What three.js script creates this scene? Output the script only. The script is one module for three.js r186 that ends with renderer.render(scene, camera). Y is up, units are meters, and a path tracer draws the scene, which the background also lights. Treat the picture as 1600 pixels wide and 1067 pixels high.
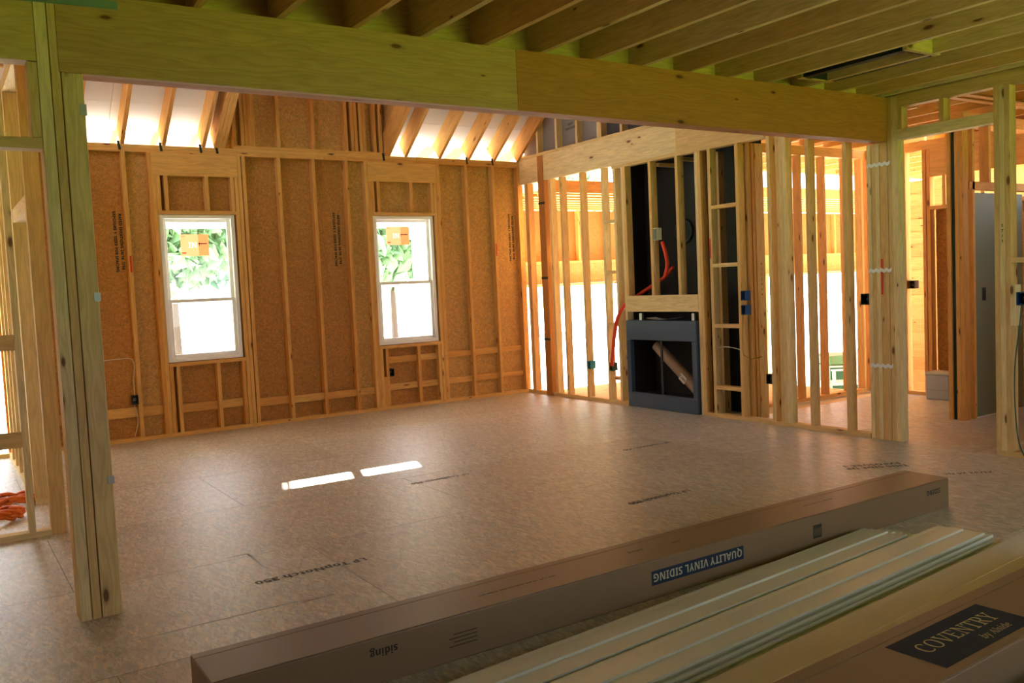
import * as THREE from 'three';
import { mergeGeometries, mergeVertices } from 'three/addons/utils/BufferGeometryUtils.js';
import { RoundedBoxGeometry } from 'three/addons/geometries/RoundedBoxGeometry.js';
import { ImprovedNoise } from 'three/addons/math/ImprovedNoise.js';

// ---------------------------------------------------------------- camera, sky, sun, exposure
const scene = new THREE.Scene();
const camera = new THREE.PerspectiveCamera(42.26, 1.5, 0.05, 400);
camera.position.set(-6.6468, 1.4447, 9.769);
camera.rotation.set(-0.0639, -0.5807, -0.0453, 'YXZ');
scene.add(camera);

const renderer = new THREE.WebGLRenderer();
renderer.toneMapping = THREE.LinearToneMapping;
renderer.toneMappingExposure = 4.8;
renderer.shadowMap.enabled = true;

{
  // hazy summer sky: pale towards the horizon, blue overhead
  const W = 64, H = 128, d = new Float32Array(W * H * 4);
  for (let j = 0; j < H; j++) {
    const el = Math.max(0, ((j + 0.5) / H - 0.5) * 2);
    const t = Math.pow(el, 0.6);
    for (let i = 0; i < W; i++) {
      const k = (j * W + i) * 4;
      d[k] = 1.25 * (1 - t) + 0.46 * t; d[k + 1] = 1.3 * (1 - t) + 0.66 * t; d[k + 2] = 1.35 * (1 - t) + 1.02 * t; d[k + 3] = 1;
    }
  }
  const sky = new THREE.DataTexture(d, W, H, THREE.RGBAFormat, THREE.FloatType);
  sky.mapping = THREE.EquirectangularReflectionMapping;
  sky.magFilter = THREE.LinearFilter; sky.minFilter = THREE.LinearFilter;
  sky.needsUpdate = true;
  scene.background = sky;
  scene.environment = sky;
}
const sun = new THREE.DirectionalLight(0xfff8ee, 15);
sun.position.set(-3 + 0.2376 * 40, 40, 3 - 0.7476 * 40);
sun.target.position.set(-3, 0, 3);
sun.castShadow = true;
sun.shadow.mapSize.set(4096, 4096);
Object.assign(sun.shadow.camera, { left: -22, right: 22, top: 22, bottom: -22, near: 1, far: 120 });
scene.add(sun, sun.target);

// ---------------------------------------------------------------- helpers
let seed = 7;
const rnd = () => { seed = (seed * 1664525 + 1013904223) >>> 0; return seed / 4294967296; };
const rr = (a, b) => a + (b - a) * rnd();
const noise = new ImprovedNoise();
const used = {};
const numbered = (n) => { const k = (used[n] = (used[n] ?? -1) + 1); return k ? n + '_' + String(k).padStart(3, '0') : n; };

function structure(name, label) {
  const g = new THREE.Group(); g.name = name; g.userData = { kind: 'structure', label }; scene.add(g); return g;
}
function thing(name, label, category, pos = [0, 0, 0], turn = 0, group) {
  const g = new THREE.Group(); g.name = numbered(name); g.position.set(...pos); g.rotation.y = turn;
  g.userData = { label, category }; if (group) g.userData.group = group; scene.add(g); return g;
}
// uv in metres along the grain axis (0 x, 1 y, 2 z)
function grainUV(geo, axis, TW, TL) {
  const p = geo.attributes.position, n = geo.attributes.normal, uv = new Float32Array(p.count * 2);
  const o1 = rnd(), o2 = rnd();
  for (let i = 0; i < p.count; i++) {
    const P = [p.getX(i), p.getY(i), p.getZ(i)], N = [Math.abs(n.getX(i)), Math.abs(n.getY(i)), Math.abs(n.getZ(i))];
    const f = N[0] > N[1] && N[0] > N[2] ? 0 : N[1] > N[2] ? 1 : 2;
    let g = axis, c = [0, 1, 2].find((a) => a !== axis && a !== f);
    if (f === axis) { g = [0, 1, 2].find((a) => a !== axis); c = [0, 1, 2].find((a) => a !== axis && a !== g); uv[2 * i] = P[c] / TW + o1; uv[2 * i + 1] = P[g] / TW + o2; continue; }
    uv[2 * i] = P[c] / TW + o1 + f * 0.31; uv[2 * i + 1] = P[g] / TL + o2;
  }
  geo.setAttribute('uv', new THREE.BufferAttribute(uv, 2));
  return geo;
}
function boxGeo(sx, sy, sz, axis, TW = 0.3, TL = 2.4) {
  if (axis === undefined) axis = sx >= sy && sx >= sz ? 0 : sy >= sz ? 1 : 2;
  return grainUV(new THREE.BoxGeometry(sx, sy, sz), axis, TW, TL);
}
function mesh(parent, name, geo, mat, pos = [0, 0, 0], rot = [0, 0, 0]) {
  const m = new THREE.Mesh(geo, mat); m.name = name; m.position.set(...pos); m.rotation.set(...rot); parent.add(m); return m;
}
// a box between two corners in the parent's own frame
function B(parent, name, x0, x1, y0, y1, z0, z1, mat, axis, T) {
  const g = boxGeo(x1 - x0, y1 - y0, z1 - z0, axis, ...(T || (mat.userData.T || [0.3, 2.4])));
  return mesh(parent, name, g, mat, [(x0 + x1) / 2, (y0 + y1) / 2, (z0 + z1) / 2]);
}
function rounded(parent, name, x0, x1, y0, y1, z0, z1, r, mat, axis) {
  const sx = x1 - x0, sy = y1 - y0, sz = z1 - z0;
  const g = new RoundedBoxGeometry(sx, sy, sz, 2, r);
  if (axis === undefined) axis = sx >= sy && sx >= sz ? 0 : sy >= sz ? 1 : 2;
  grainUV(g, axis, ...(mat.userData.T || [0.3, 2.4]));
  return mesh(parent, name, g, mat, [(x0 + x1) / 2, (y0 + y1) / 2, (z0 + z1) / 2]);
}
function tube(parent, name, pts, r, mat, seg = 40, rad = 8) {
  const c = new THREE.CatmullRomCurve3(pts.map((p) => new THREE.Vector3(...p)));
  return mesh(parent, name, new THREE.TubeGeometry(c, seg, r, rad), mat);
}
// solid prism: closed outline in (a, b), extruded along c by depth
function prism(pts, depth, bevel = 0) {
  const s = new THREE.Shape(pts.map((p) => new THREE.Vector2(...p)));
  return new THREE.ExtrudeGeometry(s, { depth, bevelEnabled: bevel > 0, bevelSize: bevel, bevelThickness: bevel, bevelSegments: 1 });
}

// ---------------------------------------------------------------- textures
function woodTexture(sd, base, knots) {
  const W = 256, L = 1024, d = new Uint8Array(W * L * 4);
  const K = []; let s = sd * 977 + 3; const r = () => { s = (s * 1664525 + 1013904223) >>> 0; return s / 4294967296; };
  for (let i = 0; i < knots; i++) K.push([r() * W, r() * L, 3.5 + r() * 6]);
  for (let y = 0; y < L; y++) for (let x = 0; x < W; x++) {
    let wx = x, dark = 0;
    for (const [kx, ky, kr] of K) {
      let dx = x - kx, dy = (y - ky) * 0.75; if (dy > L * 0.375) dy -= L * 0.75; if (dy < -L * 0.375) dy += L * 0.75;
      const q = Math.hypot(dx, dy) / kr;
      if (q < 4) { wx += (dx > 0 ? 1 : -1) * 9 * Math.exp(-q * q * 0.35); dark = Math.max(dark, q < 1 ? 0.75 : Math.exp(-(q - 1) * 2.2) * 0.5); }
    }
    const a = (x / W) * Math.PI * 2;
    const n1 = noise.noise(wx * 0.035 + sd * 11, Math.sin((y / L) * Math.PI * 2) * 1.3, Math.cos((y / L) * Math.PI * 2) * 1.3 + sd);
    const n2 = noise.noise(wx * 0.35, Math.sin((y / L) * Math.PI * 2) * 5, Math.cos((y / L) * Math.PI * 2) * 5 + sd * 3);
    const n3 = noise.noise(x * 0.9, y * 0.05, sd * 5);
    const ring = 0.5 + 0.5 * Math.sin(wx * 0.22 + n1 * 9);
    let t = 1 + 0.05 * n1 + 0.05 * n2 + 0.04 * n3 - 0.05 * ring * ring;
    const k = (y * W + x) * 4;
    d[k] = Math.min(255, Math.max(0, base[0] * t * (1 - 0.62 * dark)));
    d[k + 1] = Math.min(255, Math.max(0, base[1] * (t - 0.02 * ring) * (1 - 0.78 * dark)));
    d[k + 2] = Math.min(255, Math.max(0, base[2] * (t - 0.04 * ring) * (1 - 0.86 * dark)));
    d[k + 3] = 255;
  }
  const tx = new THREE.DataTexture(d, W, L); tx.colorSpace = THREE.SRGBColorSpace;
  tx.wrapS = tx.wrapT = THREE.RepeatWrapping; tx.magFilter = THREE.LinearFilter; tx.minFilter = THREE.LinearMipmapLinearFilter; tx.generateMipmaps = true; tx.needsUpdate = true;
  return tx;
}
function canvas(w, h) { const c = document.createElement('canvas'); c.width = w; c.height = h; return [c, c.getContext('2d')]; }
function canvasTexture(c, repeat = true) {
  const t = new THREE.CanvasTexture(c); t.colorSpace = THREE.SRGBColorSpace; t.magFilter = THREE.LinearFilter;
  if (repeat) t.wrapS = t.wrapT = THREE.RepeatWrapping; return t;
}
// strand board: chips pressed flat, each of its own tone
function strandTexture(size, n, base, spread, long, along, scuffs = 0) {
  const [c, g] = canvas(size, size);
  g.fillStyle = `rgb(${base.join(',')})`; g.fillRect(0, 0, size, size);
  for (let i = 0; i < n; i++) {
    const L = rr(0.35, 1) * long, w = rr(0.12, 0.3) * L, x = rnd() * size, y = rnd() * size;
    const a = along ? (rnd() - 0.5) * 0.9 : rnd() * Math.PI, t = 1 + (rnd() - 0.5) * spread, warm = 1 + (rnd() - 0.5) * 0.12;
    g.fillStyle = `rgba(${Math.min(255, base[0] * t * warm) | 0},${Math.min(255, base[1] * t) | 0},${Math.min(255, base[2] * t / warm) | 0},0.75)`;
    for (const ox of [-size, 0, size]) for (const oy of [-size, 0, size]) {
      if (x + ox < -long || x + ox > size + long || y + oy < -long || y + oy > size + long) continue;
      g.save(); g.translate(x + ox, y + oy); g.rotate(a); g.fillRect(-L / 2, -w / 2, L, w); g.restore();
    }
  }
  for (let i = 0; i < scuffs; i++) { const x = rnd() * size, y = rnd() * size, L = rr(10, 60); g.fillStyle = `rgba(${base[0] * 0.55 | 0},${base[1] * 0.5 | 0},${base[2] * 0.45 | 0},${rr(0.15, 0.45)})`; g.save(); g.translate(x, y); g.rotate((rnd() - 0.5) * 0.3); g.fillRect(-L / 2, 0, L, rr(1, 2.5)); g.restore(); }
  return canvasTexture(c);
}
const texWoodA = woodTexture(1, [236, 214, 158], 4);
const texWoodB = woodTexture(2, [230, 202, 140], 3);
const texLvl = woodTexture(3, [196, 156, 92], 3);
const texWallOsb = strandTexture(1024, 9000, [198, 150, 84], 0.3, 40, false);
const texFloorOsb = strandTexture(1024, 7000, [194, 188, 176], 0.34, 60, true, 420);
const texCard = (() => {
  const [c, g] = canvas(512, 512); g.fillStyle = 'rgb(132,108,78)'; g.fillRect(0, 0, 512, 512);
  for (let i = 0; i < 9000; i++) { const v = rr(-14, 14); g.fillStyle = `rgba(${132 + v | 0},${108 + v | 0},${78 + v | 0},0.5)`; g.fillRect(rnd() * 512, rnd() * 512, rr(2, 16), 1); }
  return canvasTexture(c);
})();

// ---------------------------------------------------------------- materials
const std = (o, T) => { const m = new THREE.MeshStandardMaterial(o); if (T) m.userData.T = T; return m; };
const wood = [[texWoodA, 0xffffff], [texWoodB, 0xffffff], [texWoodA, 0xf2e2cc], [texWoodB, 0xffeed8]].map(([map, color]) => std({ map, color, roughness: 0.78 }));
const anyWood = () => wood[(rnd() * 4) | 0];
const warmLitWood = [[texWoodB, 0xf6d6ac], [texWoodA, 0xf2d0a0], [texWoodB, 0xf0c898]].map(([map, color]) => std({ map, color, roughness: 0.78 }));   // same lumber, warm light put into its tint; outer walls and roof
const anyWarmLitWood = () => warmLitWood[(rnd() * 3) | 0];
const lvlMat = std({ map: texLvl, color: 0xffffff, roughness: 0.7 });
const lvlRed = std({ map: texLvl, color: 0xf0c896, roughness: 0.7 });
const plyMat = std({ map: texWoodA, color: 0xe8dcb4, roughness: 0.75 }, [0.6, 2.4]);
const osbMat = std({ map: texWallOsb, roughness: 0.82 }, [1.22, 1.22]);
const osbMat2 = std({ map: texWallOsb, color: 0xe9d7c4, roughness: 0.82 }, [1.22, 1.22]);
const floorMats = [0xffffff, 0xf6f3ee, 0xf0ece6].map((color) => { const m = new THREE.MeshPhysicalMaterial({ map: texFloorOsb, color, roughness: 0.42, ior: 1.9 }); m.userData.T = [1.22, 1.22]; return m; });
const foil = std({ color: 0xe4e2e0, roughness: 0.5 });
const greyBoard = std({ color: 0x8f8b86, roughness: 0.7 });
const blackBoard = std({ color: 0x16181a, roughness: 0.75 });
const vinylWhite = std({ color: 0xf2f2ee, roughness: 0.35 });
const siding = std({ color: 0xd6d8c6, roughness: 0.38 });
const soffitMat = std({ color: 0xd8cfc0, roughness: 0.45 });
const card = std({ map: texCard, roughness: 0.4 }, [0.5, 0.5]);
const slate = std({ color: 0x3c4e60, roughness: 0.4, metalness: 0.15 });
const fireDark = std({ color: 0x15130f, roughness: 0.7 });
const glass = new THREE.MeshPhysicalMaterial({ color: 0xffffff, transmission: 1, roughness: 0, thickness: 0, ior: 1.45 });
const steel = std({ color: 0xb6bcb8, roughness: 0.4, metalness: 0.8 });
const darkSteel = std({ color: 0x26312f, roughness: 0.5, metalness: 0.4 });
const blueBox = std({ color: 0x1b4e86, roughness: 0.5 });
const tealBox = std({ color: 0x2f8f9a, roughness: 0.5 });
const blackBox = std({ color: 0x14181c, roughness: 0.5 });
const orange = std({ color: 0xe8421a, roughness: 0.5 });
const cordOrange = std({ color: 0xf07a24, roughness: 0.5 });
const cableWhite = std({ color: 0xd9d2bf, roughness: 0.6 });
const cableGreen = std({ color: 0x1f5a4a, roughness: 0.6 });
const cableYellow = std({ color: 0xb8962a, roughness: 0.6 });
const redPaint = std({ color: 0xd8301c, roughness: 0.7 });

// flat print on a surface: ink on a clear ground, or a solid label
function printed(parent, name, w, h, draw, pos, rot, bg) {
  const px = 512, py = Math.max(16, Math.min(512, Math.round((512 * h) / w)));
  const [c, g] = canvas(w >= h ? px : Math.max(16, Math.round((512 * w) / h)), w >= h ? py : 512);
  if (bg) { g.fillStyle = bg; g.fillRect(0, 0, c.width, c.height); }
  draw(g, c.width, c.height);
  const m = name === 'sticker' ? new THREE.MeshPhysicalMaterial({ map: canvasTexture(c, false), roughness: 0.95, transmission: 0.5, thickness: 0 }) : std({ map: canvasTexture(c, false), roughness: 0.75, transparent: !bg, alphaTest: bg ? 0 : 0.15 });
  return mesh(parent, name, new THREE.PlaneGeometry(w, h), m, pos, rot);
}
const lines = (txts, color, font = 'bold', size = 0.8) => (g, W, H) => {
  g.fillStyle = color; g.textBaseline = 'middle'; g.textAlign = 'center';
  const n = txts.length;
  txts.forEach((t, i) => {
    let fs = (H / n) * size; g.font = `${font} ${fs}px sans-serif`;
    const mw = g.measureText(t).width; if (mw > W * 0.98) { fs *= (W * 0.98) / mw; g.font = `${font} ${fs}px sans-serif`; }
    g.fillText(t, W / 2, (H * (i + 0.5)) / n);
  });
};

const ST = 0.038, SD = 0.089, H = 2.985, PT = 3.061;   // stud thickness and depth, underside and top of the top plates

// ================================================================ GROUND AND OUTDOORS
{
  const gMat = (() => {
    const [c, g] = canvas(512, 512); g.fillStyle = 'rgb(224,222,218)'; g.fillRect(0, 0, 512, 512);
    for (let i = 0; i < 12000; i++) { const v = rr(-30, 26); g.fillStyle = `rgba(${224 + v | 0},${222 + v | 0},${218 + v | 0},0.6)`; g.fillRect(rnd() * 512, rnd() * 512, rr(1, 6), rr(1, 5)); }
    return std({ map: canvasTexture(c), roughness: 0.95 }, [4, 4]);
  })();
  const lMat = (() => {
    const [c, g] = canvas(512, 512); g.fillStyle = 'rgb(132,176,48)'; g.fillRect(0, 0, 512, 512);
    for (let i = 0; i < 14000; i++) { const v = rr(-34, 34); g.fillStyle = `rgba(${132 + v | 0},${176 + v | 0},${48 + v * 0.5 | 0},0.7)`; g.fillRect(rnd() * 512, rnd() * 512, 1.5, rr(2, 9)); }
    return std({ map: canvasTexture(c), roughness: 0.95 }, [2, 2]);
  })();
  const s = structure('ground', 'pale sunlit bare yard in front of the house and green lawn behind it');
  B(s, 'yard', -9, 60, -0.9, -0.6, -50, 3.5, gMat, 0); B(s, 'side_lawn', -60, -9, -0.9, -0.62, -50, 3.5, lMat, 0);
  B(s, 'lawn', -60, 60, -0.9, -0.62, -90, -50, lMat, 0);
  B(s, 'back_lawn', -60, 0.2, -0.9, -0.62, 3.5, 60, lMat, 0); B(s, 'side_yard', 0.2, 60, -0.9, -0.6, 3.5, 14, gMat, 0); B(s, 'back_lawn', 0.2, 60, -0.9, -0.62, 14, 60, lMat, 0);
}
const leafMats = [0x86a878, 0x6a9070, 0x9cb88a].map((color) => std({ color, roughness: 0.8, side: THREE.DoubleSide }));
const bark = std({ color: 0x5b4a3a, roughness: 0.9 });
function tree(x, z, h, r, k, label) {
  const t = thing('tree', label, 'tree', [x, -0.62, z], 0, 'trees beyond the yard');
  mesh(t, 'trunk', new THREE.CylinderGeometry(0.06, 0.14, 4.2, 8), bark, [0, 2.1, 0]);
  const pos = [], nor = [], idx = [];
  for (let i = 0; i < 6500; i++) {
    const u = rr(-1, 1), a = rnd() * Math.PI * 2, q = Math.pow(rnd(), 0.33), sq = Math.sqrt(1 - u * u);
    const wob = 0.75 + 0.35 * noise.noise(Math.cos(a) * 2 + x, u * 2, Math.sin(a) * 2);
    const c = new THREE.Vector3(Math.cos(a) * sq * r * q * wob, 2.0 + h * 0.42 + u * h * 0.42 * q * wob, Math.sin(a) * sq * r * q * wob);
    const e = new THREE.Euler(rnd() * 6, rnd() * 6, rnd() * 6), s = rr(0.2, 0.55);
    const b = pos.length / 3;
    for (const [p0, p1] of [[-s, 0], [0, -s * 0.5], [s, 0], [0, s * 0.5]]) { const v = new THREE.Vector3(p0, p1, 0).applyEuler(e).add(c); pos.push(v.x, v.y, v.z); const n = new THREE.Vector3(0, 0, 1).applyEuler(e); nor.push(n.x, n.y, n.z); }
    idx.push(b, b + 1, b + 2, b, b + 2, b + 3);
  }
  const g = new THREE.BufferGeometry(); g.setAttribute('position', new THREE.Float32BufferAttribute(pos, 3)); g.setAttribute('normal', new THREE.Float32BufferAttribute(nor, 3)); g.setIndex(idx);
  mesh(t, 'foliage', g, leafMats[k]).userData.kind = 'stuff';
}
[[0.2, -21, 6.2, 2.9, 0, 'light green tree in the left half of the left window'], [4.4, -27.5, 8.5, 3.4, 1, 'taller blue-green tree in the right half of the left window'],
 [8.2, -21, 6.4, 2.9, 0, 'leafy green tree filling the right window'], [13.2, -27.5, 8.5, 3.4, 1, 'tall tree showing right of the porch column'],
 [16.2, -20.5, 6.0, 2.9, 2, 'pale green tree behind the leftmost open stud bays'], [22.4, -22, 6.4, 3.2, 0, 'green tree behind the ladder blocking beside the fireplace'],
 [-8.5, -22, 6.5, 3.2, 1, 'dark tree left of the left window'], [-17.5, -21, 6.5, 3.2, 2, 'pale tree outside the far left framing'],
].forEach((a) => tree(...a));

// ================================================================ FLOOR
const floor = structure('floor', 'tan strand-board subfloor sheets with printed lettering');
{
  B(floor, 'joist_base', -9.8, 2.69, -0.3, -0.022, 0, 12.3, wood[2], 0);
  for (let r = 0; r < 10; r++) {
    const z0 = r * 1.22, z1 = Math.min(z0 + 1.217, 12.2), xr = z0 > 3.0 ? 2.69 : 0.09;
    let x = -9.8 - (r % 2 ? 1.22 : 0);
    for (; x < xr; x += 2.44) {
      const a = Math.max(x, -9.8), b = Math.min(x + 2.437, xr);
      if (b - a > 0.02) B(floor, 'floor_panel', a, b, -0.02, 0, z0, z1, floorMats[(rnd() * 3) | 0], 0);
    }
  }
  const ink = '#4c4f55';
  const fp = (t, x, z, w, h, turn) => printed(floor, 'printed_lettering', w, h, lines(t, ink, 'bold', 0.9), [x, 0.0012, z], [-Math.PI / 2, 0, turn]);
  fp(['LP TopNotch 350'], -5.07, 5.37, 0.66, 0.085, Math.PI);
  fp(['SUB-FLOORING'], -5.2, 5.79, 0.16, 0.05, Math.PI);
  fp(['LP TopNotch 350'], -2.7, 5.455, 0.66, 0.075, Math.PI);
  fp(['LP TopNotch 350'], -1.55, 4.06, 0.66, 0.075, Math.PI);
  fp(['THIS SIDE UP', 'EXPOSURE 1'], -0.95, 5.85, 0.62, 0.17, Math.PI - 0.5);
  fp(['23/32 24 OC'], -0.72, 6.42, 0.36, 0.1, Math.PI - 0.6);
  fp(['LP TopNotch 350'], -3.5, 3.9, 0.66, 0.07, Math.PI);
  // chalk lines snapped on the sheets
  const chalk = std({ color: 0xd9dde0, roughness: 0.9 });
  B(floor, 'chalk_line', -6.0, -5.2, 0.0002, 0.001, 5.755, 5.762, chalk);
  B(floor, 'chalk_line', -5.36, -5.24, 0.0002, 0.001, 4.815, 4.827, chalk);
  mesh(floor, 'chalk_line', new THREE.BoxGeometry(0.34, 0.0008, 0.012), chalk, [-5.25, 0.0006, 5.0], [0, Math.PI / 2, 0]);
}

// ================================================================ BACK WALL (windows)
const wallBack = structure('wall_back', 'stud-framed back wall sheathed in golden strand board with two windows');
const W1 = [-4.572, -3.785], W2 = [-2.14, -1.322], WY = [0.785, 2.345];
{
  const s = wallBack, k = (n) => -0.0075 - n * 0.4064;
  const stud = (xc, y0, y1, name = 'stud') => { const j = rr(-0.002, 0.002); return B(s, name, xc - ST / 2 + j, xc + ST / 2 + j, y0, y1, -SD, rr(-0.003, 0), anyWarmLitWood(), 1); };
  B(s, 'bottom_plate', -6.1, 0, 0, ST, -SD, 0, warmLitWood[1], 0);
  B(s, 'top_plate', -6.1, -2.72, H, H + ST - 0.001, -SD, 0, warmLitWood[0], 0); B(s, 'top_plate', -2.715, 0, H, H + ST - 0.001, -SD, 0, warmLitWood[2], 0);
  B(s, 'top_plate', -6.1, -1.52, H + ST, PT, -SD, 0, warmLitWood[1], 0); B(s, 'top_plate', -1.515, 0, H + ST, PT, -SD, 0, warmLitWood[0], 0);
  for (const n of [1, 2, 6, 7, 8, 12, 13, 14]) stud(k(n), ST, H);
  stud(-0.019, ST, H); stud(-5.95, ST, H); stud(-6.06, ST, H);
  stud(k(3) - 0.0, ST, H); stud(k(9) + 0.01, ST, H);
  for (const [a, b] of [W1, W2]) {
    // king studs, jacks, header, rough sill, cripples
    stud(a - 0.062, ST, H, 'king_stud'); stud(b + 0.08, ST, H, 'king_stud');
    stud(a - 0.023, ST, 2.752, 'jack_stud'); stud(b + 0.04, ST, 2.752, 'jack_stud');
    B(s, 'header', a - 0.042, b + 0.06, 2.753, H - 0.001, -SD, 0.002, warmLitWood[1], 0);
    B(s, 'head_rail', a - 0.003, b + 0.02, 2.348, 2.386, -SD, 0, warmLitWood[0], 0);
    B(s, 'rough_sill', a - 0.003, b + 0.02, 0.742, 0.78, -SD, 0, warmLitWood[0], 0);
    for (const x of [a + 0.016, a + 0.088, (a + b) / 2 + 0.115, b - 0.004]) {
      stud(x, 2.387, 2.752, 'cripple_stud'); stud(x, ST, 0.741, 'cripple_stud');
    }
  }
  stud(W2[0] + 0.052, ST, 0.4, 'cripple_stud');
  // flat blocking between the studs
  const blk = (x0, x1, y0, y1, d = 0.038) => B(s, 'blocking', x0, x1, y0, y1, -SD, -SD + d, anyWarmLitWood(), 0);
  blk(-5.93, -5.31, 0.25, 0.35); blk(k(13) + 0.02, k(12) - 0.02, 0.25, 0.35); blk(k(12) + 0.02, W1[0] - 0.082, 0.25, 0.345);
  blk(W1[0] + 0.108, -4.085, 0.24, 0.33); blk(-4.045, W1[1] - 0.025, 0.24, 0.33);
  blk(-3.645, k(8) - 0.02, 0.21, 0.3); blk(k(8) + 0.02, k(7) - 0.02, 0.21, 0.29, 0.07); blk(k(7) + 0.02, k(6) - 0.02, 0.21, 0.29, 0.07); blk(k(6) + 0.02, W2[0] - 0.082, 0.21, 0.29);
  for (const y of [0.225, 0.56]) {
    blk(W2[0] + 0.108, -1.637, y, y + 0.075); blk(-1.597, W2[1] - 0.025, y, y + 0.07);
    blk(W2[1] + 0.1, k(2) - 0.02, y, y + 0.075); blk(k(2) + 0.02, k(1) - 0.02, y, y + 0.08); blk(k(1) + 0.02, -0.04, y + 0.01, y + 0.07);
  }
  // strand-board sheets, cut round the windows
  const z0 = -SD - 0.012, z1 = -SD - 0.0005, seams = [-6.1, -4.88, -3.66, -2.44, -1.22, 0.1];
  const wins = [[W1[0], W1[1]], [W2[0], W2[1]]];
  const cut = (xa, xb, ya, yb) => { if (xb - xa > 0.01 && yb - ya > 0.01) B(s, 'osb_sheet', xa + 0.001, xb - 0.001, ya, yb, z0, z1, rnd() < 0.5 ? osbMat : osbMat2, 1); };
  for (let i = 0; i < 5; i++) {
    const a = seams[i], b = seams[i + 1];
    let x = a;
    for (const [p, q] of wins) { const l = Math.max(p, a), r = Math.min(q, b); if (r > l) { cut(x, l, -0.3, PT); cut(l, r, -0.3, WY[0]); cut(l, r, WY[1], PT); x = r; } }
    cut(x, b, -0.3, PT);
  }
  // stencilled grade marks running up the sheets
  const mark = ['RATED SHEATHING 24/16  7/16', 'EXPOSURE 1  SIZED FOR SPACING'];
  for (const x of [-4.965, -2.575, -0.115]) printed(s, 'stencilled_mark', 1.42, 0.11, lines(mark, '#2a2318', 'bold', 0.72), [x, 2.07, -SD + 0.0008], [0, 0, -Math.PI / 2]);
  // red paint dashes
  B(s, 'paint_mark', -4.888, -4.87, 1.75, 1.92, 0.0002, 0.001, redPaint); B(s, 'paint_mark', -0.42, -0.405, 1.83, 1.99, 0.0002, 0.001, redPaint);
  // dormer gable wall above the plates
  const gx = [-3.75, -1.95], gw = [-3.43, -2.27, 4.2, 4.64], top = 4.95;
  B(s, 'gable_plate', gx[0], gx[1], PT + 0.001, PT + ST, -SD, 0, warmLitWood[0], 0);
  const g0 = PT + ST + 0.001;
  for (const x of [-3.73, -3.64, -3.6, -3.561, -3.522]) stud(x, g0, top, 'gable_stud');
  for (const n of [8, 7, 6]) stud(k(n) + 0.02, g0, gw[2] - 0.04, 'gable_stud');
  for (const x of [-2.345, -2.3, -2.235, -2.195]) stud(x, g0, x < -2.29 ? gw[2] - 0.04 : top, 'gable_stud');
  for (const x of [-2.06, -1.985]) stud(x, g0, top, 'gable_stud');
  B(s, 'gable_sill', gw[0] - 0.07, gw[1] + 0.01, gw[2] - 0.038, gw[2], -SD, 0, warmLitWood[1], 0);
  B(s, 'gable_header', gw[0] - 0.07, gw[1] + 0.01, gw[3], gw[3] + 0.14, -SD, 0, warmLitWood[1], 0);
  const gs = (a, b, c, d) => B(s, 'osb_sheet', a, b, c, d, z0, z1, osbMat, 1);
  gs(-3.86, -2.851, PT, gw[2]); gs(-2.849, -1.87, PT, gw[2]); gs(-3.86, gw[0], gw[2], gw[3]); gs(gw[1], -1.87, gw[2], gw[3]); gs(-3.86, -1.87, gw[3], 5.02);
}

// ---------------------------------------------------------------- windows
function sashWindow(n, x0, x1, y0, y1, meet, label, stickerAt) {
  const w = structure('window_' + n, label); w.position.set((x0 + x1) / 2, y0, -0.06);
  const a = (x1 - x0) / 2, h = y1 - y0, f = 0.042;
  const bar = (p, nm, xa, xb, ya, yb, za, zb) => rounded(p, nm, xa, xb, ya, yb, za, zb, 0.004, vinylWhite);
  const fr = new THREE.Group(); fr.name = 'frame'; w.add(fr);
  bar(fr, 'jamb', -a, -a + f, 0, h, -0.05, 0.04); bar(fr, 'jamb', a - f, a, 0, h, -0.05, 0.04);
  bar(fr, 'head', -a + f, a - f, h - f, h, -0.05, 0.04); bar(fr, 'sill', -a + f, a - f, 0, f, -0.05, 0.045);
  const sash = (nm, ya, yb, z) => {
    const g = new THREE.Group(); g.name = nm; w.add(g); const b = 0.036, xi = a - f;
    bar(g, 'stile', -xi, -xi + b, ya, yb, z - 0.015, z + 0.015); bar(g, 'stile', xi - b, xi, ya, yb, z - 0.015, z + 0.015);
    bar(g, 'rail', -xi + b, xi - b, ya, ya + b, z - 0.015, z + 0.015); bar(g, 'rail', -xi + b, xi - b, yb - b, yb, z - 0.015, z + 0.015);
    mesh(g, 'pane', new THREE.PlaneGeometry(2 * (xi - b), yb - ya - 2 * b), glass, [0, (ya + yb) / 2, z]);
  };
  const m = meet - y0;
  sash('upper_sash', m - 0.02, h - f, -0.025); sash('lower_sash', f, m + 0.02, 0.008);
  // orange maker's sticker stuck on the upper pane
  const [sx0, sx1, sy0, sy1] = stickerAt, cx = (x0 + x1) / 2;
  printed(w, 'sticker', sx1 - sx0, sy1 - sy0, (g, W, Hh) => {
    g.fillStyle = '#e0805c'; g.fillRect(0, 0, W, Hh); g.fillStyle = '#c4673f'; g.fillRect(W * 0.63, 0, W * 0.37, Hh);
    g.fillStyle = '#f4e6d4'; g.font = `bold ${Hh * 0.34}px serif`; g.textAlign = 'center'; g.textBaseline = 'middle'; g.fillText('IN', W * 0.42, Hh * 0.5);
    g.fillStyle = '#1c1210'; g.fillRect(W * 0.62, Hh * 0.41, W * 0.32, Hh * 0.05); g.fillRect(W * 0.65, Hh * 0.36, W * 0.02, Hh * 0.2);
    g.fillStyle = '#c02a20'; g.fillRect(W * 0.03, Hh * 0.83, W * 0.15, Hh * 0.06); g.fillRect(W * 0.03, Hh * 0.08, W * 0.14, Hh * 0.02);
  }, [(sx0 + sx1) / 2 - cx, (sy0 + sy1) / 2 - y0, -0.022], [0, 0, 0], '#e0805c');
  return w;
}
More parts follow.
